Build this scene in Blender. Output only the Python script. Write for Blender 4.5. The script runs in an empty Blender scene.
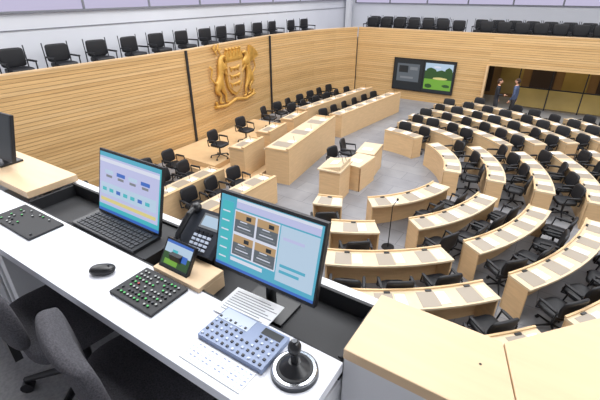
import bpy, math, random
from mathutils import Vector, Matrix
random.seed(3)
sc=bpy.context.scene
# ---------------------------------------------------------------- materials
def srgb(c):
    return tuple((x/255/12.92 if x/255<=0.04045 else ((x/255+0.055)/1.055)**2.4) for x in c)+(1,)
def mat(name,c,rough=0.5,metal=0,emit=0,noise=0,scale=(4,4,4),bump=0,spec=0.5):
    m=bpy.data.materials.new(name); m.use_nodes=True
    nt=m.node_tree; b=nt.nodes['Principled BSDF']; col=srgb(c)
    b.inputs['Base Color'].default_value=col
    b.inputs['Roughness'].default_value=rough; b.inputs['Metallic'].default_value=metal
    b.inputs['Specular IOR Level'].default_value=spec
    if emit:
        b.inputs['Emission Color'].default_value=col; b.inputs['Emission Strength'].default_value=emit
        b.inputs['Base Color'].default_value=(0.01,0.01,0.01,1)
    if noise or bump:
        tc=nt.nodes.new('ShaderNodeTexCoord'); mp=nt.nodes.new('ShaderNodeMapping')
        mp.inputs['Scale'].default_value=scale
        nz=nt.nodes.new('ShaderNodeTexNoise'); nz.inputs['Scale'].default_value=1; nz.inputs['Detail'].default_value=4
        nt.links.new(tc.outputs['Object'],mp.inputs[0]); nt.links.new(mp.outputs[0],nz.inputs['Vector'])
        if noise:
            r=nt.nodes.new('ShaderNodeValToRGB')
            r.color_ramp.elements[0].position=0.3; r.color_ramp.elements[1].position=0.7
            r.color_ramp.elements[0].color=tuple(x*(1-noise) for x in col[:3])+(1,)
            r.color_ramp.elements[1].color=tuple(min(1,x*(1+noise)) for x in col[:3])+(1,)
            nt.links.new(nz.outputs['Fac'],r.inputs[0]); nt.links.new(r.outputs[0],b.inputs['Base Color'])
        if bump:
            bp=nt.nodes.new('ShaderNodeBump'); bp.inputs['Strength'].default_value=bump; bp.inputs['Distance'].default_value=0.01
            nt.links.new(nz.outputs['Fac'],bp.inputs['Height']); nt.links.new(bp.outputs[0],b.inputs['Normal'])
    return m
W1=mat('wood_slat_a',(210,172,118),.55,noise=.14,scale=(.7,.7,30))
W2=mat('wood_slat_b',(201,162,108),.55,noise=.14,scale=(.9,.9,26))
W3=mat('wood_slat_c',(214,178,126),.55,noise=.12,scale=(.6,.6,34))
WG=mat('wood_groove',(126,94,58),.8)
WD=mat('wood_desk',(217,184,140),.5,noise=.07,scale=(3,3,22))
WT=mat('wood_desktop',(217,196,164),.4,noise=.05,scale=(8,8,8))
WL=mat('wood_ledge',(218,189,152),.45,noise=.05,scale=(3,26,8))
WI=mat('desk_inset',(160,149,134),.4)
WC=mat('wood_carved_gold',(206,160,78),.42,.25,noise=.12,scale=(6,6,6))
PAPER=mat('paper',(236,238,240),.7)
BLK=mat('black_plastic',(24,25,28),.35)
PHB=mat('telephone_plastic',(52,56,64),.35)
BLM=mat('black_matte',(34,35,38),.6)
CHF=mat('chair_leather_black',(24,25,29),.5,noise=.1,scale=(20,20,20))
FAB=mat('chair_fabric',(70,69,74),.95,noise=.4,scale=(180,180,180),bump=.4)
MET=mat('metal_dark',(64,66,70),.3,.8)
CHR=mat('chrome',(205,208,212),.18,1)
WHT=mat('white_laminate',(228,230,237),.4)
WHS=mat('white_panel',(216,217,220),.6)
WALL=mat('plaster_white',(208,210,216),.8,noise=.02,scale=(1,1,1))
LAV=mat('lavender_glass',(204,198,228),.2,emit=.85)
FRM=mat('window_frame',(120,122,130),.5)
CON=mat('concrete_grey',(170,171,174),.8,noise=.08,scale=(3,3,3))
FL=mat('stone_floor',(150,151,156),.4)
nt=FL.node_tree; b=nt.nodes['Principled BSDF']
tc=nt.nodes.new('ShaderNodeTexCoord'); br=nt.nodes.new('ShaderNodeTexBrick'); nz=nt.nodes.new('ShaderNodeTexNoise')
br.inputs['Scale'].default_value=1; br.inputs['Brick Width'].default_value=1.2; br.inputs['Row Height'].default_value=.6; br.inputs['Mortar Size'].default_value=.006
br.inputs['Color1'].default_value=srgb((158,159,163)); br.inputs['Color2'].default_value=srgb((145,146,151)); br.inputs['Mortar'].default_value=srgb((116,116,122))
nz.inputs['Scale'].default_value=2.2; nz.inputs['Detail'].default_value=8
mx=nt.nodes.new('ShaderNodeMix'); mx.data_type='RGBA'; mx.blend_type='MULTIPLY'; mx.inputs[0].default_value=.35
nt.links.new(tc.outputs['Object'],br.inputs['Vector']); nt.links.new(tc.outputs['Object'],nz.inputs['Vector'])
nt.links.new(br.outputs['Color'],mx.inputs[6]); nt.links.new(nz.outputs['Fac'],mx.inputs[7]); nt.links.new(mx.outputs[2],b.inputs['Base Color'])
CARP=mat('booth_carpet',(146,146,148),.9,noise=.15,scale=(60,60,60))
def em(n,c,s=.85): return mat(n,c,.4,emit=s)
E_BG=em('screen_teal',(86,178,206)); E_WH=em('screen_white',(226,230,246)); E_LIL=em('screen_lilac',(196,200,238)); E_BLU=em('screen_blue',(60,110,200))
E_DK=em('screen_dark',(26,34,40)); E_GRN=em('screen_green',(120,176,60)); E_TEAL=em('screen_turquoise',(70,190,200)); E_YEL=em('screen_yellow',(226,214,140))
E_SKY=em('screen_sky',(190,214,236)); E_GRY=em('screen_grey',(130,134,140)); E_BRN=em('screen_brown',(190,156,112)); E_MID=em('screen_midgrey',(96,104,112)); E_DGN=em('screen_darkgreen',(44,84,36))
L_G=em('key_green',(80,220,110),.8); L_R=em('key_red',(230,60,50),.8); L_W=em('key_white',(220,225,225),.7)
KEY=mat('keycap_dark',(54,56,62),.5); PAN=mat('control_panel_bluegrey',(140,154,184),.5); PAN2=mat('control_panel_light',(196,206,222),.5)
SKIN=mat('skin',(214,164,136),.6); HAIR=mat('hair_brown',(60,42,30),.7); SUIT=mat('suit_dark',(34,36,44),.8); SHIRT=mat('shirt_blue',(74,88,118),.8); JEANS=mat('trousers_grey',(56,56,60),.8); SHOE=mat('shoe_black',(20,20,20),.4)
WARM=mat('lobby_wall_warm',(140,108,66),.6,noise=.1,scale=(1,1,1)); GLZ=mat('lobby_glass_yellow',(168,144,84),.15,noise=.2,scale=(.6,.6,.6)); DRK=mat('lobby_dark',(62,46,34),.5)
# ---------------------------------------------------------------- mesh builder
class MB:
    def __init__(s,name): s.name=name;s.v=[];s.f=[];s.m=[];s.sm=[];s.mats=[];s.M=Matrix()
    def add(s,vs,fs,mt,smooth=False,M=None):
        if mt not in s.mats: s.mats.append(mt)
        k=s.mats.index(mt); o=len(s.v); T=s.M@(M or Matrix())
        s.v+= [tuple(T@Vector(v)) for v in vs]
        for f in fs: s.f.append([i+o for i in f]); s.m.append(k); s.sm.append(smooth)
    def box(s,c,d,mt,rz=0,M=None):
        x,y,z=[t/2 for t in d]
        T=(M or Matrix())@Matrix.Translation(c)@Matrix.Rotation(rz,4,'Z')
        vs=[(a*x,b*y,e*z) for e in(-1,1) for b in(-1,1) for a in(-1,1)]
        s.add(vs,[(0,2,3,1),(4,5,7,6),(0,1,5,4),(2,6,7,3),(0,4,6,2),(1,3,7,5)],mt,False,T)
    def b2(s,x0,x1,y0,y1,z0,z1,mt,M=None): s.box(((x0+x1)/2,(y0+y1)/2,(z0+z1)/2),(abs(x1-x0),abs(y1-y0),abs(z1-z0)),mt,0,M)
    def prism(s,P,z0,z1,mt,M=None):
        n=len(P); a=sum(P[i][0]*P[(i+1)%n][1]-P[(i+1)%n][0]*P[i][1] for i in range(n))
        if a<0: P=P[::-1]
        vs=[(p[0],p[1],z0) for p in P]+[(p[0],p[1],z1) for p in P]
        fs=[tuple(range(n-1,-1,-1)),tuple(range(n,2*n))]+[(i,(i+1)%n,n+(i+1)%n,n+i) for i in range(n)]
        s.add(vs,fs,mt,False,M)
    def cyl(s,a,b,r0,r1,mt,n=12,M=None,smooth=True):
        a=Vector(a);b=Vector(b);d=(b-a).normalized()
        u=d.orthogonal().normalized();w=d.cross(u)
        vs=[];
        for c,r in((a,r0),(b,r1)):
            for i in range(n):
                t=2*math.pi*i/n; vs.append(c+u*math.cos(t)*r+w*math.sin(t)*r)
        s.add(vs,[(i,(i+1)%n,n+(i+1)%n,n+i) for i in range(n)],mt,smooth,M)
        s.add(vs,[tuple(range(n-1,-1,-1)),tuple(range(n,2*n))],mt,False,M)
    def tube(s,P,r,mt,n=8,M=None):
        for i in range(len(P)-1): s.cyl(P[i],P[i+1],r,r,mt,n,M)
        for p in P[1:-1]: s.ell(p,(r,r,r),mt,n,6,M=M)
    def ell(s,c,r,mt,nu=14,nv=9,e=1,M=None,fn=None):
        def pw(x): return math.copysign(abs(x)**e,x)
        vs=[];
        for j in range(nv+1):
            ph=-math.pi/2+math.pi*j/nv
            for i in range(nu):
                th=2*math.pi*i/nu
                p=Vector((c[0]+r[0]*pw(math.cos(ph))*pw(math.cos(th)),c[1]+r[1]*pw(math.cos(ph))*pw(math.sin(th)),c[2]+r[2]*pw(math.sin(ph))))
                vs.append(fn(p) if fn else p)
        fs=[(j*nu+i,j*nu+(i+1)%nu,(j+1)*nu+(i+1)%nu,(j+1)*nu+i) for j in range(nv) for i in range(nu)]
        s.add(vs,fs,mt,True,M)
    def arc(s,C,r0,r1,a0,a1,z0,z1,mt,n=None):
        n=n or max(2,int(abs(a1-a0)/3))
        vs=[]
        for i in range(n+1):
            a=math.radians(a0+(a1-a0)*i/n)
            for r in(r0,r1):
                for z in(z0,z1): vs.append((C[0]+r*math.cos(a),C[1]+r*math.sin(a),z))
        fs=[]
        for i in range(n):
            k=4*i;l=k+4
            fs+=[(k+1,k+3,l+3,l+1),(k,l,l+2,k+2),(k,k+1,l+1,l),(k+2,l+2,l+3,k+3)]
        fs+=[(0,2,3,1),(4*n,4*n+1,4*n+3,4*n+2)]
        s.add(vs,fs,mt)
    def obj(s,loc=(0,0,0),rz=0,bevel=0,parent=None):
        me=bpy.data.meshes.new(s.name); me.from_pydata(s.v,[],s.f)
        for m in s.mats: me.materials.append(m)
        me.polygons.foreach_set('material_index',s.m); me.polygons.foreach_set('use_smooth',s.sm); me.update()
        return place(s.name,me,loc,rz,bevel,parent)
def place(name,me,loc,rz=0,bevel=0,parent=None):
    o=bpy.data.objects.new(name,me); sc.collection.objects.link(o); o.location=loc; o.rotation_euler=(0,0,rz)
    if bevel:
        m=o.modifiers.new('bevel','BEVEL'); m.width=bevel; m.segments=2; m.limit_method='ANGLE'; m.angle_limit=.8
    if parent: o.parent=parent
    return o
def skin(vs,es,rs,sub=1):
    me=bpy.data.meshes.new('t'); me.from_pydata(vs,es,[]); o=bpy.data.objects.new('t',me); sc.collection.objects.link(o)
    o.modifiers.new('s','SKIN')
    for i,d in enumerate(me.skin_vertices[0].data):
        r=rs[i]; d.radius=(r,r) if not isinstance(r,tuple) else r; d.use_root=(i==0)
    m=o.modifiers.new('ss','SUBSURF'); m.levels=sub; m.render_levels=sub
    e=o.evaluated_get(bpy.context.evaluated_depsgraph_get()); t=e.to_mesh()
    V=[v.co.copy() for v in t.vertices];F=[tuple(p.vertices) for p in t.polygons]
    e.to_mesh_clear(); bpy.data.objects.remove(o); bpy.data.meshes.remove(me)
    return V,F
# ---------------------------------------------------------------- room shell
def slatwall(name,P,z0,z1,pitch=.1,gap=.011,depth=.02,thick=.12):
    mb=MB(name); n=len(P); N=[]
    for i in range(n):
        a=Vector(P[max(i-1,0)]);b_=Vector(P[min(i+1,n-1)]);d=(b_-a).normalized(); N.append(Vector((d.y,-d.x)))
    def off(i,k): p=Vector(P[i])+N[i]*k; return(p.x,p.y)
    poly=[off(i,0) for i in range(n)]+[off(i,-thick) for i in range(n-1,-1,-1)]
    mb.prism(poly,z0,z1,WG)
    z=z0
    while z<z1-.03:
        h=min(pitch-gap,z1-z)
        mt=random.choice([W1,W2,W3,W1])
        vs=[]
        for i in range(n):
            for k in(0,depth):
                x,y=off(i,k); vs+=[(x,y,z),(x,y,z+h)]
        fs=[]
        for i in range(n-1):
            k=4*i;l=k+4; fs+=[(k+2,l+2,l+3,k+3),(k+1,k+3,l+3,l+1),(k,l,l+2,k+2)]
        fs+=[(0,2,3,1),(4*n-4,4*n-3,4*n-1,4*n-2)]
        mb.add(vs,fs,mt); z+=pitch
    poly=[off(i,depth+.01) for i in range(n)]+[off(i,-thick-.03) for i in range(n-1,-1,-1)]
    mb.prism(poly,z1,z1+.04,WD)
    return mb.obj()
LW=[(-11.5,-3),(-11.25,4.3),(-10.98,9.8),(-11.6,15.3),(-11.5,17),(-11.28,18.7),(-10.85,20.2),(-10.25,21.55)]
slatwall('wall_left',LW,0,3.48)
QB=21.65
slatwall('wall_back',[(-10.22,QB),(-6,QB),(-3.3,QB)],0,3.48)
slatwall('trim_opening_header',[(-3.3,QB),(9,QB)],2.1,3.48)
mb=MB('trim_wall_posts')
for (x,y,w) in((-10.95,9.8,.05),(-11.56,15.3,.05)):
    mb.b2(x,x+w,y-.04,y+.04,0,3.5,BLM)
mb.obj()
mb=MB('trim_opening_jamb'); mb.b2(-3.36,-3.26,QB-.14,QB+.12,0,2.1,WD); mb.obj()
mb=MB('floor'); mb.b2(-13.4,9,-3.1,26.1,-.2,0,FL); mb.obj()
mb=MB('wall_gallery_left'); mb.b2(-13.3,-13.1,-3.1,26.1,0,8.5,WALL)
mb.b2(-13.1,-13.07,-3,26,4.3,4.32,FRM); mb.obj()
mb=MB('wall_gallery_back'); mb.b2(-13.1,9,26,26.2,0,8.5,WALL); mb.obj()
mb=MB('wall_right'); mb.b2(9,9.2,-3.1,26.1,0,8.5,WALL); mb.obj()
mb=MB('wall_rear'); mb.b2(-13.5,9.2,-3.3,-3.1,0,8.5,WALL); mb.obj()
mb=MB('ceiling'); mb.b2(-13.5,9.2,-3.3,26.2,8.5,8.7,WALL); mb.obj()
mb=MB('window_1'); mb.b2(-13.09,-13.04,-2,25.6,4.78,6.4,LAV)
for k in range(12): mb.b2(-13.06,-13.0,-2+k*2.45,-1.94+k*2.45,4.78,6.4,FRM)
mb.b2(-13.06,-13.0,-2,25.6,4.74,4.79,FRM); mb.obj()
mb=MB('window_2'); mb.b2(-12.6,8.6,25.94,25.99,4.6,6.4,LAV)
for k in range(10): mb.b2(-12.6+k*2.3,-12.52+k*2.3,25.9,25.96,4.6,6.4,FRM)
mb.b2(-12.6,8.6,25.9,25.96,4.56,4.61,FRM); mb.b2(-12.6,8.6,25.9,25.96,4.98,5.01,FRM); mb.obj()
mb=MB('gallery_floor')
mb.prism([(-13.1,-3),(-11.68,-3),(-11.42,4.3),(-11.15,9.8),(-11.78,15.3),(-11.68,17),(-11.45,18.7),(-11.02,20.3),(-10.4,QB+.16),(9,QB+.16),(9,26),(-13.1,26)],2.8,3.0,CON); mb.obj()
mb=MB('column_gallery'); mb.b2(-12.95,-12.65,25.3,25.6,3.0,8.5,WHS); mb.obj()
# lobby behind the opening
mb=MB('wall_lobby'); mb.b2(-5,9,25.2,25.3,0,2.8,WARM)
for k in range(9): mb.b2(-4.6+k*1.5,-3.5+k*1.5,25.14,25.2,.2,2.4,GLZ if k%2 else DRK)
mb.obj()
mb=MB('lobby_partition')
for k in range(8):
    mb.b2(-2.0+k*1.4,-1.95+k*1.4,23.0,23.05,0,2.8,MET)
mb.b2(-2,8,23.0,23.05,1.0,1.05,MET); mb.b2(-2,8,23.0,23.05,2.2,2.26,MET); mb.b2(-1.9,8,23.01,23.03,.1,1.0,GLZ); mb.obj()
# ---------------------------------------------------------------- chairs
def chair_mesh(name,fab,metal,hi=False):
    mb=MB(name); nu,nv=(32,16) if hi else (14,8)
    mb.ell((0,.02,.46),(.25,.25,.05),fab,nu,nv,.45)
    def bend(p): return Vector((p.x,p.y+ .5*p.x*p.x*1.2-.10*(p.z-.6)-(0.02 if p.z>.8 else 0),p.z))
    if hi: mb.ell((0,-.25,.67),(.21,.035,.18),fab,nu,nv,.6,fn=bend)
    else: mb.ell((0,-.25,.70),(.25,.035,.2),fab,nu,nv,.4,fn=bend)
    mb.box((0,-.25,.5),(.12,.03,.2),metal)
    if not hi:
      for sx in(-1,1):
        mb.tube([(sx*.23,-.2,.44),(sx*.3,-.2,.46),(sx*.3,-.22,.64),(sx*.3,.12,.65),(sx*.295,.16,.46),(sx*.22,.12,.44)],.016,metal,6)
        mb.ell((sx*.3,-.04,.665),(.032,.19,.02),fab,10,6,.6)
    mb.cyl((0,0,.1),(0,0,.43),.028,.028,metal,10)
    mb.cyl((0,0,.4),(0,0,.43),.1,.14,metal,10)
    for k in range(5):
        a=2*math.pi*k/5+.3; c,s_=math.cos(a),math.sin(a)
        mb.cyl((0,0,.12),(c*.3,s_*.3,.075),.025,.015,metal,6)
        mb.cyl((c*.3-s_*.02,s_*.3+c*.02,.03),(c*.3+s_*.02,s_*.3-c*.02,.03),.03,.03,BLK,10)
        mb.cyl((c*.3,s_*.3,.03),(c*.3,s_*.3,.08),.01,.01,BLK,6)
    return mb
cm=None
KEEP_CLEAR=[(-2.45,20.1),(-1.75,20.35),(-2.5,7.6)]
def put_chair(x,y,rz,z=0,name='conference_chair'):
    global cm
    if any(math.hypot(x-a,y-b_)<.62 for a,b_ in KEEP_CLEAR): return
    if cm is None: cm=chair_mesh('conference_chair',CHF,MET).obj((x,y,z),rz).data; return
    place(name,cm,(x,y,z),rz)
mb=MB('gallery_chair')
mb.ell((0,0,.42),(.3,.27,.07),CHF,16,8,.35); mb.ell((0,-.25,.72),(.31,.05,.24),CHF,16,8,.3)
for sx in(-1,1):
    mb.tube([(sx*.35,.22,0),(sx*.35,.22,.62),(sx*.35,-.28,.62),(sx*.35,-.28,0)],.018,MET,6); mb.b2(sx*.35-.03,sx*.35+.03,-.22,.24,.61,.65,CHF)
    mb.cyl((sx*.35,-.28,.6),(sx*.35,-.3,1.0),.015,.015,MET,6)
mb.cyl((-.35,0,.36),(.35,0,.36),.016,.016,MET,6)
gm=None
def gal(x,y,rz,z=3.0):
    global gm
    if gm is None: gm=mb.obj((x,y,z),rz).data
    else: place('gallery_chair',gm,(x,y,z),rz)
for k in range(15):
    y=2.75+k*1.2; x=-12.15 if y<9 else (-12.3 if y<13 else (-12.5 if y<18 else -12.2))
    gal(x,y,-math.pi/2+random.uniform(-.1,.1))
for k in range(7): gal(-9.9+k*.78,22.5,math.pi)
for k in range(6): gal(-10.3+k*.78,23.8,math.pi)
for k in range(9): gal(-3.9+k*.78,22.5,math.pi)
for k in range(8): gal(-4.4+k*.78,23.8,math.pi)
def face(x,y,tx,ty): return math.atan2(ty-y,tx-x)-math.pi/2
# ---------------------------------------------------------------- delegate desks
C=(-5.2,10.6)
R=[3.2,4.35,5.5,6.65,7.8,8.95,10.1]
def curved_desk(r,a0,a1):
    mb=MB('curved_desk')
    mb.arc(C,r-.26,r+.22,a0,a1,.715,.755,WT)
    mb.arc(C,r-.25,r-.22,a0,a1,0,.715,WD)
    mb.arc(C,r-.27,r-.235,a0,a1,.755,.785,WD)
    w=math.degrees(.03/r)
    for a in(a0,a1-w): mb.arc(C,r-.24,r+.18,a,a+w,0,.715,WD,1)
    L=math.radians(a1-a0)*r; n=max(1,int(round(L/.74))); st=(a1-a0)/n
    for k in range(n):
        am=a0+(k+.5)*st; wi=math.degrees(.18/r)
        mb.arc(C,r-.19,r+.18,am-wi*1.3,am+wi*.45,.755,.759,WI,2)
        o=random.uniform(-.03,.03)
        aa=math.degrees((.2+o)/r)
        mb.arc(C,r-.15,r+.14,am+aa*.75-math.degrees(.1/r)*.5,am+aa*.75+math.degrees(.12/r),.758,.764,PAPER,1)
        mb.arc(C,r-.22,r-.18,am-wi*.3,am+wi*.3,.755,.775,BLK,1)
        a=math.radians(am); rc=r+.5+random.uniform(-.05,.06)
        x=C[0]+rc*math.cos(a); y=C[1]+rc*math.sin(a)
        if not(y>21.0): put_chair(x,y,face(x,y,*C)+random.uniform(-.3,.3))
    mb.obj()
lowg=[(-58,6),(-48,5.5),(-38.5,3),(-38,2.6),(-38,2.3),(-38,2),(-38,2)]
lowend=[-76,-67,-66.5,-66,-62,-58,-50]
upend=[88,88,88,87,86,80,56]
for i,r in enumerate(R):
    h=math.degrees(.5/r); g,gh=lowg[i]
    for a0,a1 in((lowend[i],g-gh),(g+gh,-1-h),(-1+h,-g-gh),(-g+gh,upend[i])):
        if a1-a0>4: curved_desk(r,a0,a1)
# ---------------------------------------------------------------- president's podium, wings
mb=MB('podium_platform')
mb.prism([(-7.25,8.2),(-7.75,13.2),(-10.9,13.4),(-10.8,8.2)],0,.17,WD)
mb.prism([(-8.7,8.4),(-9.1,13.2),(-10.95,13.2),(-10.85,8.4)],.17,.34,WD); mb.obj()
def desk_line(name,A,B,depth,h,z0=0,seats=3,chairs=True,papers=True):
    A=Vector(A);B=Vector(B);L=(B-A).length; ang=math.atan2(B.y-A.y,B.x-A.x)
    mb=MB(name)
    mb.b2(0,L,0,.04,z0,z0+h,WD); mb.b2(0,.04,.04,depth-.05,z0,z0+h-.04,WD); mb.b2(L-.04,L,.04,depth-.05,z0,z0+h-.04,WD)
    mb.b2(0,L,.04,depth,z0+h-.12,z0+h-.085,WT); mb.b2(0,L,.0,.1,z0+h-.02,z0+h+.015,WD)
    for k in range(seats):
        x=L*(k+.5)/seats
        if papers:
            mb.b2(x-.3,x+.12,.14,depth-.08,z0+h-.085,z0+h-.08,WI); mb.b2(x+.15,x+.36,.16,.46,z0+h-.085,z0+h-.079,PAPER)
        mb.cyl((x,.12,z0+h-.08),(x,.16,z0+h+.2),.006,.006,BLK,6)
    o=mb.obj((A.x,A.y,0),ang)
    if chairs:
        for k in range(seats):
            x=L*(k+.5)/seats; y=depth+.38
            wx=A.x+math.cos(ang)*x-math.sin(ang)*y; wy=A.y+math.sin(ang)*x+math.cos(ang)*y
            put_chair(wx,wy,ang+math.pi+random.uniform(-.25,.25),z0)
desk_line('president_bench',(-6.3,9.1),(-6.85,13.0),.85,1.15,0,3,False)
for k,(x,y) in enumerate(((-7.55,8.55),(-7.8,10.2),(-8.0,11.9))):
    desk_line('podium_desk',(x,y),(x-.12,y+1.15),.6,.95,.17,1,False)
    put_chair(x-1.5,y+.5,-math.pi/2+random.uniform(-.3,.3),.34)
desk_line('government_bench',(-7.05,13.9),(-6.5,18.9),.65,.95,0,6)
desk_line('government_bench',(-8.65,13.9),(-8.1,19.2),.65,.95,0,6)
desk_line('government_bench',(-6.05,5.6),(-5.95,8.0),.65,.8,0,3)
desk_line('government_bench',(-7.55,3.8),(-7.5,7.6),.65,.8,0,5)
for k in range(5): put_chair(-9.6,3.8+k*.95,-math.pi/2+random.uniform(-.3,.3))
for k in range(6): put_chair(-10.3+.02*k,14.3+k*.9,-math.pi/2+random.uniform(-.3,.3))
# lectern
mb=MB('lectern')
mb.b2(-.3,.3,-.42,.42,0,.95,WD); mb.prism([(-.34,-.48),(.34,-.48),(.34,.48),(-.34,.48)],.95,.99,WT)
mb.add([(-.3,-.4,.99),(.3,-.4,.99),(.3,.4,.99),(-.3,.4,.99),(.3,-.4,1.12),(.3,.4,1.12)],[(0,3,5,4),(1,4,5,2),(0,4,1),(3,2,5)],WT)
mb.box((0,0,1.065),(.21,.3,.004),PAPER,M=Matrix.Translation((0,0,1.063))@Matrix.Rotation(-.213,4,'Y')@Matrix.Translation((0,0,-1.063)))
for s_ in(-1,1): mb.tube([(.28,s_*.12,1.1),(.22,s_*.1,1.3),(.12,s_*.08,1.36)],.007,BLK,6)
mb.obj((-4.8,9.2,0),.12)
mb=MB('stenographer_desk')
mb.b2(-.03,0,-.5,.5,0,.8,WD); mb.b2(-.6,0,-.5,-.47,0,.75,WD); mb.b2(-.6,0,.47,.5,0,.75,WD); mb.b2(-.62,.0,-.52,.52,.75,.785,WT); mb.b2(-.5,-.2,-.2,.01,.785,.79,PAPER)
o=mb.obj((-4.45,11.5,0),.15)
place('stenographer_desk',o.data,(-4.3,10.35,0),-.02)
put_chair(-5.5,11.5,-math.pi/2+.2); put_chair(-5.45,10.6,-math.pi/2-.2)
# microphone stand
mb=MB('microphone_stand')
mb.cyl((0,0,0),(0,0,.025),.15,.14,BLK,20); mb.cyl((0,0,.02),(0,0,1.1),.012,.01,BLK,8); mb.cyl((0,0,1.08),(.05,.08,1.2),.008,.008,BLK,8); mb.ell((.06,.1,1.22),(.025,.025,.035),BLM)
mb.obj((-2.5,7.6,0))
# ---------------------------------------------------------------- video wall
mb=MB('video_wall_screen')
mb.b2(-1.62,1.62,-.08,0,-.82,.82,BLK)
def vr(x0,x1,z0,z1,m,l=0): mb.b2(x0,x1,-.084-.002*l,-.08,z0,z1,m)
vr(-1.57,-.02,-.77,.77,E_DK); vr(.02,1.57,-.77,.77,E_DK)
vr(-1.4,-.2,-.35,.55,E_MID,1); vr(-1.3,-.8,.1,.45,E_DK,2); vr(-.7,-.3,.25,.4,E_GRY,2); vr(-1.2,-.5,-.2,-.1,E_GRY,2)
vr(.1,1.5,.3,.68,E_SKY,1); vr(.1,1.5,-.1,.3,E_DGN,1); vr(.1,1.5,-.62,-.1,E_GRN,1)
def blob(cx,cz,rx,rz_,m,l):
    pts=[(cx+rx*math.cos(t*math.pi/6)*random.uniform(.85,1.1),cz+rz_*math.sin(t*math.pi/6)*random.uniform(.85,1.1)) for t in range(12)]
    mb.prism(pts,.08,.084+.002*l,m,Matrix.Rotation(math.pi/2,4,'X'))
blob(.4,.28,.28,.18,E_DGN,2); blob(.95,.25,.24,.12,E_DGN,2); blob(1.3,.3,.2,.2,E_DGN,2); blob(.9,-.05,.4,.06,E_YEL,2); blob(.35,-.45,.2,.12,E_DGN,2); blob(1.25,-.4,.2,.08,E_DGN,2); blob(.7,.5,.2,.05,E_WH,2)
mb.obj((-6.35,QB-.04,1.32))
# ---------------------------------------------------------------- coat of arms
mb=MB('coat_of_arms')
sh=[(-.42,.55),(.42,.55),(.42,-.1),(.36,-.4),(.2,-.62),(0,-.75),(-.2,-.62),(-.36,-.4),(-.42,-.1)]
RX=Matrix.Rotation(math.pi/2,4,'X')
mb.prism(sh,0,.07,WC,RX); mb.prism([(x*.86,y*.86) for x,y in sh],.07,.09,W2,RX)
for z in(.25,-.03,-.31):
    V,F=skin([(-.2,0,z),(-.05,0,z+.02),(.12,0,z),(.2,0,z+.08),(-.22,0,z-.11),(-.02,0,z-.11),(.14,0,z-.11),(-.3,0,z+.1)],[(0,1),(1,2),(2,3),(0,4),(1,5),(2,6),(0,7)],[.045,.04,.05,.05,.02,.02,.02,.015],1)
    mb.add([(v.x,v.y*.8-.1,v.z) for v in V],F,WC,True)
for k in range(5):
    x=-.32+k*.16; mb.prism([(x-.08,.6),(x+.08,.6),(x+.05,.78),(x,.9),(x-.05,.78)],0,.09,WC,RX); mb.ell((x,-.06,.92),(.045,.045,.045),WC)
mb.b2(-.42,.42,-.1,0,.56,.64,WC)
def beast(sx,griffin):
    P=[(.75,-.15),(.68,.15),(.62,.42),(.66,.62),(.56,.74),(.42,.7),(.9,-.4),(.72,-.58),(.8,-.82),(.62,-.85),
       (.62,-.4),(.5,-.6),(.52,-.85),(.38,-.88),(.45,.42),(.4,.25),(.34,.36),(.5,.2),(.36,.05),(.28,.1),(.95,-.1),(1.1,.1),(1.02,.35),(1.12,.5)]
    Ed=[(0,1),(1,2),(2,3),(3,4),(4,5),(0,6),(6,7),(7,8),(8,9),(0,10),(10,11),(11,12),(12,13),(2,14),(14,15),(15,16),(2,17),(17,18),(18,19),(0,20),(20,21),(21,22),(22,23)]
    rr=[.13,.11,.15,.1,.09,.045,.1,.055,.04,.045,.1,.055,.04,.045,.055,.035,.04,.055,.035,.04,.035,.028,.03,.045]
    V,F=skin([(sx*x,0,z) for x,z in P],Ed,rr,1)
    mb.add([(v.x,v.y*.7-.07,v.z) for v in V],F,WC,True)
    if griffin:
        for k in range(6):
            a=.5+k*.18; mb.prism([(sx*.72,.3),(sx*(.72+.5*math.cos(a)),.3+.65*math.sin(a)),(sx*(.72+.62*math.cos(a-.12)),.3+.55*math.sin(a-.12))],.02,.1,WC,RX)
    else:
        for o in(0,.16):
            mb.tube([(sx*(.6+o),-.06,.8),(sx*(.7+o),-.06,.98),(sx*(.66+o),-.06,1.15)],.025,WC,6)
            mb.tube([(sx*(.7+o),-.06,.98),(sx*(.82+o),-.06,1.08)],.02,WC,6); mb.tube([(sx*(.66+o),-.06,.9),(sx*(.55+o),-.06,1.0)],.02,WC,6)
beast(-1,False); beast(1,True)
mb.tube([(-1.0,-.05,-.92),(-.5,-.05,-1.0),(0,-.05,-.88),(.5,-.05,-1.0),(1.0,-.05,-.92)],.06,WC,8)
mb.tube([(-.9,-.05,-.95),(-.95,-.05,-.75)],.04,WC); mb.tube([(.9,-.05,-.95),(.98,-.05,-.75)],.04,WC)
for i,v in enumerate(mb.v): mb.v[i]=(v[0]*1.38,v[1]*1.3,v[2]*1.08)
wa=math.atan2(5.5,-.62)
qy=12.4; px=-10.98-.62*(qy-9.8)/5.5
mb.obj((px+.03,qy,2.3),wa)
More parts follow.
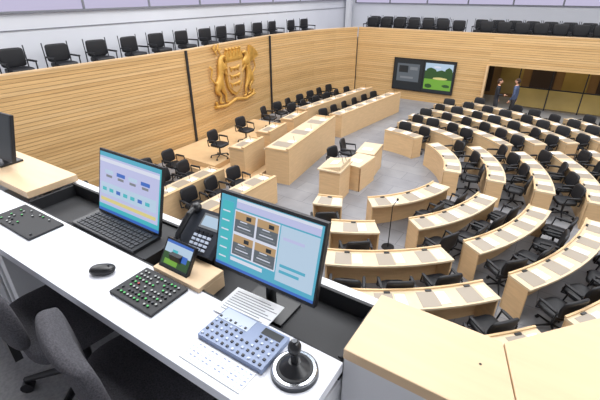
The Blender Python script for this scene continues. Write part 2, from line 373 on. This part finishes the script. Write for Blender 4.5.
# ---------------------------------------------------------------- people
def person(loc,rz,top,bottom,stride=.0,h=1.0,reach=False):
    mb=MB('person'); mb.M=Matrix.Scale(h,4)
    vs=[(0,0,.95),(0,0,1.12),(0,.0,1.32),(0,0,1.45),(0,.01,1.54)]
    es=[(0,1),(1,2),(2,3),(3,4)]; rs=[(.15,.11),(.13,.1),(.16,.11),(.08,.07),(.052,.055)]
    hands=[]
    for s in(-1,1):
        o=len(vs); st=stride*s
        vs+=[(s*.09,0,.88),(s*.1,.03+st*.5,.5),(s*.1,st-.02,.1),(s*.11,st+.13,.035)]; es+=[(0,o),(o,o+1),(o+1,o+2),(o+2,o+3)]; rs+=[.095,.062,.042,.04]
        o=len(vs)
        if reach and s==1: arm=[(s*.17,0,1.4),(s*.24,.02,1.14),(s*.16,.24,1.12)]
        else: arm=[(s*.17,0,1.4),(s*.24,-.03,1.13),(s*.25,.04-st*.4,.88)]
        vs+=arm; es+=[(3,o),(o,o+1),(o+1,o+2)]; rs+=[.062,.045,.03]; hands.append((Vector(arm[1]),Vector(arm[2]),s))
    V,F=skin(vs,es,rs,2)
    for F_ in F:
        c=sum((V[i] for i in F_),Vector())/len(F_)
        m=top if (c.z>.93 or abs(c.x)>.19) else (bottom if c.z>.085 else SHOE)
        if c.z>1.49: m=SKIN
        mb.add([V[i] for i in F_],[tuple(range(len(F_)))],m,True)
    mb.ell((0,.02,1.655),(.074,.092,.115),SKIN,16,12); mb.ell((0,0,1.69),(.082,.1,.098),HAIR,16,10); mb.ell((0,-.03,1.65),(.08,.08,.09),HAIR,14,10)
    mb.ell((0,.115,1.645),(.013,.02,.022),SKIN,8,6)
    for s in(-1,1):
        mb.ell((s*.028,.104,1.665),(.01,.006,.006),BLK,8,6); mb.ell((s*.078,.01,1.65),(.01,.02,.03),SKIN,8,6)
    mb.ell((0,.108,1.6),(.024,.006,.007),WG,8,6)
    for e,w,s in hands:
        d=(w-e).normalized(); c=w+d*.06; mb.ell(c,(.025,.04,.05),SKIN,10,8)
        for k in range(4):
            b0=c+Vector((0,-.026+k*.018,0))+d*.03; L=(.055,.07,.075,.065)[k]
            mb.cyl(b0,b0+d*L*.6,.009,.008,SKIN,6); mb.cyl(b0+d*L*.6,b0+d*L+Vector((-s*.015,0,0)),.008,.006,SKIN,6)
        mb.cyl(c+Vector((0,.025,0)),c+Vector((0,.055,0))+d*.035,.01,.008,SKIN,6)
    mb.obj((loc[0],loc[1],0),rz)
person((-2.45,20.1),math.radians(-80),SUIT,JEANS,.08,1.03,True)
person((-1.75,20.35),math.radians(80),SHIRT,JEANS,.14,1.05,False)
# ---------------------------------------------------------------- control booth
Z=4.3
mb=MB('floor_booth'); mb.prism([(-8,-3.1),(-8,1.0),(0.0,1.0),(1.5,2.7),(3.5,2.7),(3.5,-3.1)],3.3,3.52,CARP); mb.obj()
mb=MB('wall_booth_parapet')
mb.b2(-8,0,1.06,1.1,2.9,4.3,WHS); mb.prism([(0,1.06),(1.5,2.76),(1.54,2.7),(.05,1.0)],2.9,4.3,WHS)
mb.prism([(-.352,.787),(.10,.787),(.10,.83),(-.352,.83)],3.52,4.31,WHS)
mb.prism([(-.350,.831),(-.31,.831),(-.31,1.058),(-.350,1.058)],3.52,4.309,WHS)
mb.obj()
mb=MB('parapet_ledge')
mb.prism([(-.355,.785),(.128,.785),(.128,.79),(.04,1.075),(-.355,1.075)],4.31,4.35,WL)
mb.prism([(.044,1.075),(.132,.79),(1.8,2.72),(1.56,2.83)],4.31,4.35,WL)
mb.cyl((.0,.95,4.35),(.0,.95,4.351),.004,.004,BLK,8)
mb.obj(bevel=.003)
mb=MB('parapet_ledge'); mb.b2(-8,-2.25,.80,1.08,4.31,4.35,WL); mb.obj(bevel=.003)
mb=MB('control_desk')
mb.prism([(-6,.5),(-.52,.5),(-.42,.5),(-.35,.56),(-.35,.78),(-6,.78)],Z-.04,Z,WHT)
mb.b2(-6,-.43,.93,.96,3.52,Z-.09,WHS)
for x in(-2.2,-.42): mb.b2(x,x+.06,.56,.93,3.52,Z-.09,WHS)
mb.b2(-2.24,-.36,.78,1.05,Z-.09,Z-.06,BLM)
mb.b2(-2.24,-.36,.781,.79,Z-.06,Z-.002,BLM); mb.b2(-2.24,-.36,1.035,1.05,Z-.06,Z+.012,BLM)
for x in(-2.24,-1.3,-.375): mb.b2(x,x+.015,.79,1.035,Z-.06,Z+.004,BLM)
mb.b2(-1.87,-1.3,.79,1.035,Z-.06,Z,BLM)
mb.obj(bevel=.002)
mb=MB('drawer_cabinet'); mb.b2(-2.75,-2.25,.56,.92,3.52,4.2,WHS)
for k in range(3): mb.b2(-2.73,-2.27,.548,.56,3.54+k*.22,3.74+k*.22,CON); mb.b2(-2.56,-2.44,.535,.548,3.68+k*.22,3.695+k*.22,MET)
mb.obj(bevel=.003)
def monitor(x,y,ang,kind,w=.43,h=.29,lift=.1,tilt=14):
    laptop=kind=='L'
    mb=MB('laptop_computer' if laptop else 'computer_monitor')
    T=Matrix.Translation((0,0,lift))@Matrix.Rotation(-math.radians(tilt),4,'X')
    mb.b2(-w/2,w/2,0,.012 if laptop else .022,0,h+.006,BLK,T)
    def r(x0,z0,x1,z1,m,l=0): mb.b2(-w/2+.008+x0*(w-.016),-w/2+.008+x1*(w-.016),-.0012-.0004*l,0,.014+z0*(h-.02),.014+z1*(h-.02),m,T)
    if kind=='L':
        r(0,0,1,1,E_TEAL); r(.0,.12,.98,1,E_LIL,1); r(.0,.93,.98,1,E_BG,2); r(.0,.84,.98,.9,E_WH,2)
        for k in range(4): r(.1+.2*k,.66,.24+.2*k,.72,E_BLU if k%2 else E_SKY,3); r(.12+.2*k,.6,.22+.2*k,.64,E_GRY,3)
        r(.03,.18,.95,.24,E_YEL,2); r(.03,.3,.95,.5,E_SKY,2); r(0,0,1,.05,E_BLU,3); r(0,.05,.98,.12,E_TEAL,3)
        for k in range(7): r(.06+.12*k,.36,.13+.12*k,.42,E_BLU if k in(2,5) else E_TEAL,3)
        mb.b2(-w/2,w/2,-.14,.005,0,.016,BLK); mb.cyl((-w/2+.03,.004,.018),(w/2-.03,.004,.018),.007,.007,BLM,10)
        for i in range(17):
            for j in range(5): mb.box((-w/2+.022+(i+.5)*(w-.044)/17,-.133+(j+.5)*.118/5,.018),((w-.044)/17*.78,.018,.004),KEY)
    elif kind=='R':
        r(0,0,1,1,E_BG); r(.17,.95,.98,.99,E_WH,1); r(.17,.86,.98,.95,E_LIL,1); r(.02,.06,.14,.92,E_TEAL,1)
        r(.16,.2,.62,.84,E_WH,1); r(.63,.1,.98,.84,E_SKY,1)
        for k in range(6): r(.03,.12+.13*k,.11,.14+.13*k,E_WH,2)
        for (a,c_) in((.17,.54),(.4,.54),(.17,.22),(.4,.22)):
            W=.21;H=.28
            r(a,c_,a+W,c_+H,E_MID,2); r(a,c_+H*.62,a+W,c_+H,E_BRN,3)
            for k in range(4): r(a+.02+.012*k,c_+.03+.04*k,a+W-.02-.02*k,c_+.045+.04*k,E_WH if k%2 else E_GRY,3)
            r(a+W*.55,c_+H*.7,a+W*.8,c_+H*.9,E_DK,4)
        r(.66,.66,.86,.7,E_LIL,2); r(.66,.3,.9,.34,E_BG,2); r(.66,.22,.85,.26,E_BG,2); r(.16,.12,.5,.17,E_WH,2); r(0,0,1,.04,E_BLU,2)
    else: r(0,0,1,1,E_DK)
    if not laptop:
        mb.b2(-w/4,w/4,.02,.045,.05,h-.05,BLK,T)
        mb.cyl((0,.06,.012),(0,.045+.05*math.sin(math.radians(tilt)),lift+.1),.02,.016,BLK,12); mb.b2(-.1,.1,-.02,.11,-.0,.012,BLK)
    mb.obj((x,y,Z if laptop else Z-.06),ang,bevel=.0015)
monitor(-1.59,.93,0,'L',.46,.315,.012,15); monitor(-.725,.858,0,'R',.445,.29,.137,15)
mb_old=Z; Z=4.35+.06; monitor(-2.82,.90,.05,'D',.43,.27,.05); Z=mb_old
mb=MB('computer_mouse'); mb.ell((0,0,.014),(.03,.05,.018),BLK,20,10,.8); mb.cyl((0,.025,.03),(0,.03,.034),.004,.004,MET,8)
mb.obj((-1.355,.645,Z+.003),-.9)
def button_panel(name,x0,x1,y0,y1,nx,ny,dens):
    mb=MB(name); mb.b2(x0,x1,y0,y1,Z,Z+.012,BLM); rnd=random.Random(5)
    for i in range(nx):
        for j in range(ny):
            if rnd.random()>dens: continue
            cx=x0+.015+(i+.5)*(x1-x0-.03)/nx; cy=y0+.012+(j+.5)*(y1-y0-.024)/ny
            m=rnd.choice([L_G,L_W,L_W,L_G,KEY,KEY,L_R if j==3 else L_W])
            mb.cyl((cx,cy,Z+.012),(cx,cy,Z+.017),.0055,.005,BLK,10); mb.cyl((cx,cy,Z+.017),(cx,cy,Z+.0185),.0042,.0042,m,10)
    mb.obj(bevel=.0015)
button_panel('button_control_panel',-1.225,-.99,.585,.755,11,7,.8)
button_panel('button_control_panel',-2.2,-1.84,.6,.76,12,6,.25)
mb=MB('desk_device_stand'); mb.b2(-1.2,-.945,.792,.9,Z-.058,Z,WL); mb.b2(-1.2,-.945,.765,.9,Z,Z+.02,WL); mb.obj(bevel=.002)
mb=MB('touch_panel'); T=Matrix.Rotation(-.6,4,'X')
mb.b2(-.08,.08,0,.016,0,.12,BLK,T)
def r2(x0,z0,x1,z1,m,l=0): mb.b2(-.072+x0*.144,-.072+x1*.144,-.001-.0004*l,0,.008+z0*.105,.008+z1*.105,m,T)
r2(0,0,1,1,E_SKY); r2(0,0,1,.55,E_DGN,1); r2(.1,.1,.6,.3,E_GRN,2); r2(.6,.35,.9,.6,E_BLU,2); r2(0,.9,1,1,E_BLU,2); r2(0,.0,1,.08,E_DK,2); r2(.3,.4,.5,.7,E_TEAL,2)
mb.b2(-.03,.03,.02,.05,0,.06,BLK); mb.obj((-1.11,.785,Z+.02),0,bevel=.0015)
mb=MB('desk_telephone'); T=Matrix.Rotation(math.radians(38),4,'X')
mb.b2(-.1,.1,0,.19,0,.03,PHB,T); mb.b2(-.08,.08,.06,.12,-.08,.07,BLM)
mb.b2(-.02,.09,.11,.175,.03,.033,E_GRY,T); mb.b2(-.012,.082,.12,.165,.033,.034,E_SKY,T)
for i in range(4):
    for j in range(5): mb.box((-.012+i*.024,.02+j*.018,.033),(.017,.011,.006),PAN2 if j<4 else MET,M=T)
mb.tube([(-.068,.0,.045),(-.07,.05,.062),(-.07,.14,.062),(-.068,.19,.045)],.013,BLK,10,T)
mb.ell((-.068,.01,.045),(.024,.026,.02),BLK,14,8,M=T); mb.ell((-.068,.18,.045),(.024,.026,.02),BLK,14,8,M=T)
mb.obj((-1.115,.905,Z+.03),.05,bevel=.002)
mb=MB('camera_control_panel'); mb.b2(-.79,-.53,.61,.757,Z,Z+.02,PAN)
mb.b2(-.785,-.66,.70,.752,Z+.02,Z+.022,PAN2)
for i in range(12):
    for j in range(5):
        if 5<i<8 and j>2: continue
        x=-.779+i*.0212; y=.622+j*.022
        mb.box((x,y,Z+.022),(.008,.008,.005),KEY if (i*2+j)%3 else PAN2)
mb.b2(-.62,-.545,.722,.75,Z+.02,Z+.021,E_DK); mb.obj(bevel=.0012)
mb=MB('label_keyboard_sheet'); mb.b2(-.785,-.545,.525,.603,Z,Z+.004,PAPER)
for i in range(14):
    for j in range(5): mb.box((-.776+i*.017,.534+j*.0145,Z+.0045),(.009,.004,.001),PAN if (i*j)%3 else PAN2)
mb.obj()
mb=MB('joystick_controller')
mb.cyl((0,0,0),(0,0,.014),.072,.07,MET,40); mb.cyl((0,0,.014),(0,0,.018),.068,.064,CHR,40); mb.cyl((0,0,.018),(0,0,.022),.056,.054,BLM,40)
mb.cyl((0,0,.02),(0,0,.045),.048,.018,BLK,32); mb.cyl((0,0,.045),(0,0,.085),.011,.013,BLK,20); mb.ell((0,0,.1),(.019,.019,.026),BLK,20,12,.85); mb.cyl((0,0,.124),(0,0,.128),.008,.008,MET,14)
mb.obj((-.455,.672,Z))
mb=MB('printed_notes'); mb.b2(-.105,.105,-.07,.07,0,.003,PAPER)
for j in range(9): mb.b2(-.09,.06+.02*(j%3),.05-j*.012,.053-j*.012,.003,.0035,FRM)
mb.obj((-.735,.80,Z+.003),.03)
oc=chair_mesh('office_chair',FAB,BLK,True).obj((-1.06,.61,3.52),-.25)
place('office_chair',oc.data,(-1.66,.6,3.52),-.12)
# ---------------------------------------------------------------- lights
def area(loc,size,power,col=(1,1,1),sy=None,name='ceiling_light'):
    l=bpy.data.lights.new(name,'AREA'); l.energy=power; l.size=size; l.color=col
    if sy: l.shape='RECTANGLE'; l.size_y=sy
    o=bpy.data.objects.new(name,l); o.location=loc; sc.collection.objects.link(o); return o
for x in(-9,-2.5,4):
    for y in(3,10.5,18): area((x,y,8.4),4,380,(.975,.985,1),4)
area((0,24,2.7),6,40,(1,.8,.5),2,'lobby_light')
area((-11,24,8.3),3,110,(.95,.95,1))
w=bpy.data.worlds.new('world'); sc.world=w; w.use_nodes=True; w.node_tree.nodes['Background'].inputs[0].default_value=(.9,.92,1,1); w.node_tree.nodes['Background'].inputs[1].default_value=.4
# ---------------------------------------------------------------- camera
cd=bpy.data.cameras.new('camera'); cd.lens=24; cd.sensor_width=36; cd.clip_start=.02
co=bpy.data.objects.new('camera',cd); co.location=(0,0,5.3); co.rotation_euler=(math.radians(90-27.7),0,math.radians(33)); sc.collection.objects.link(co); sc.camera=co
sc.view_settings.view_transform='Standard'
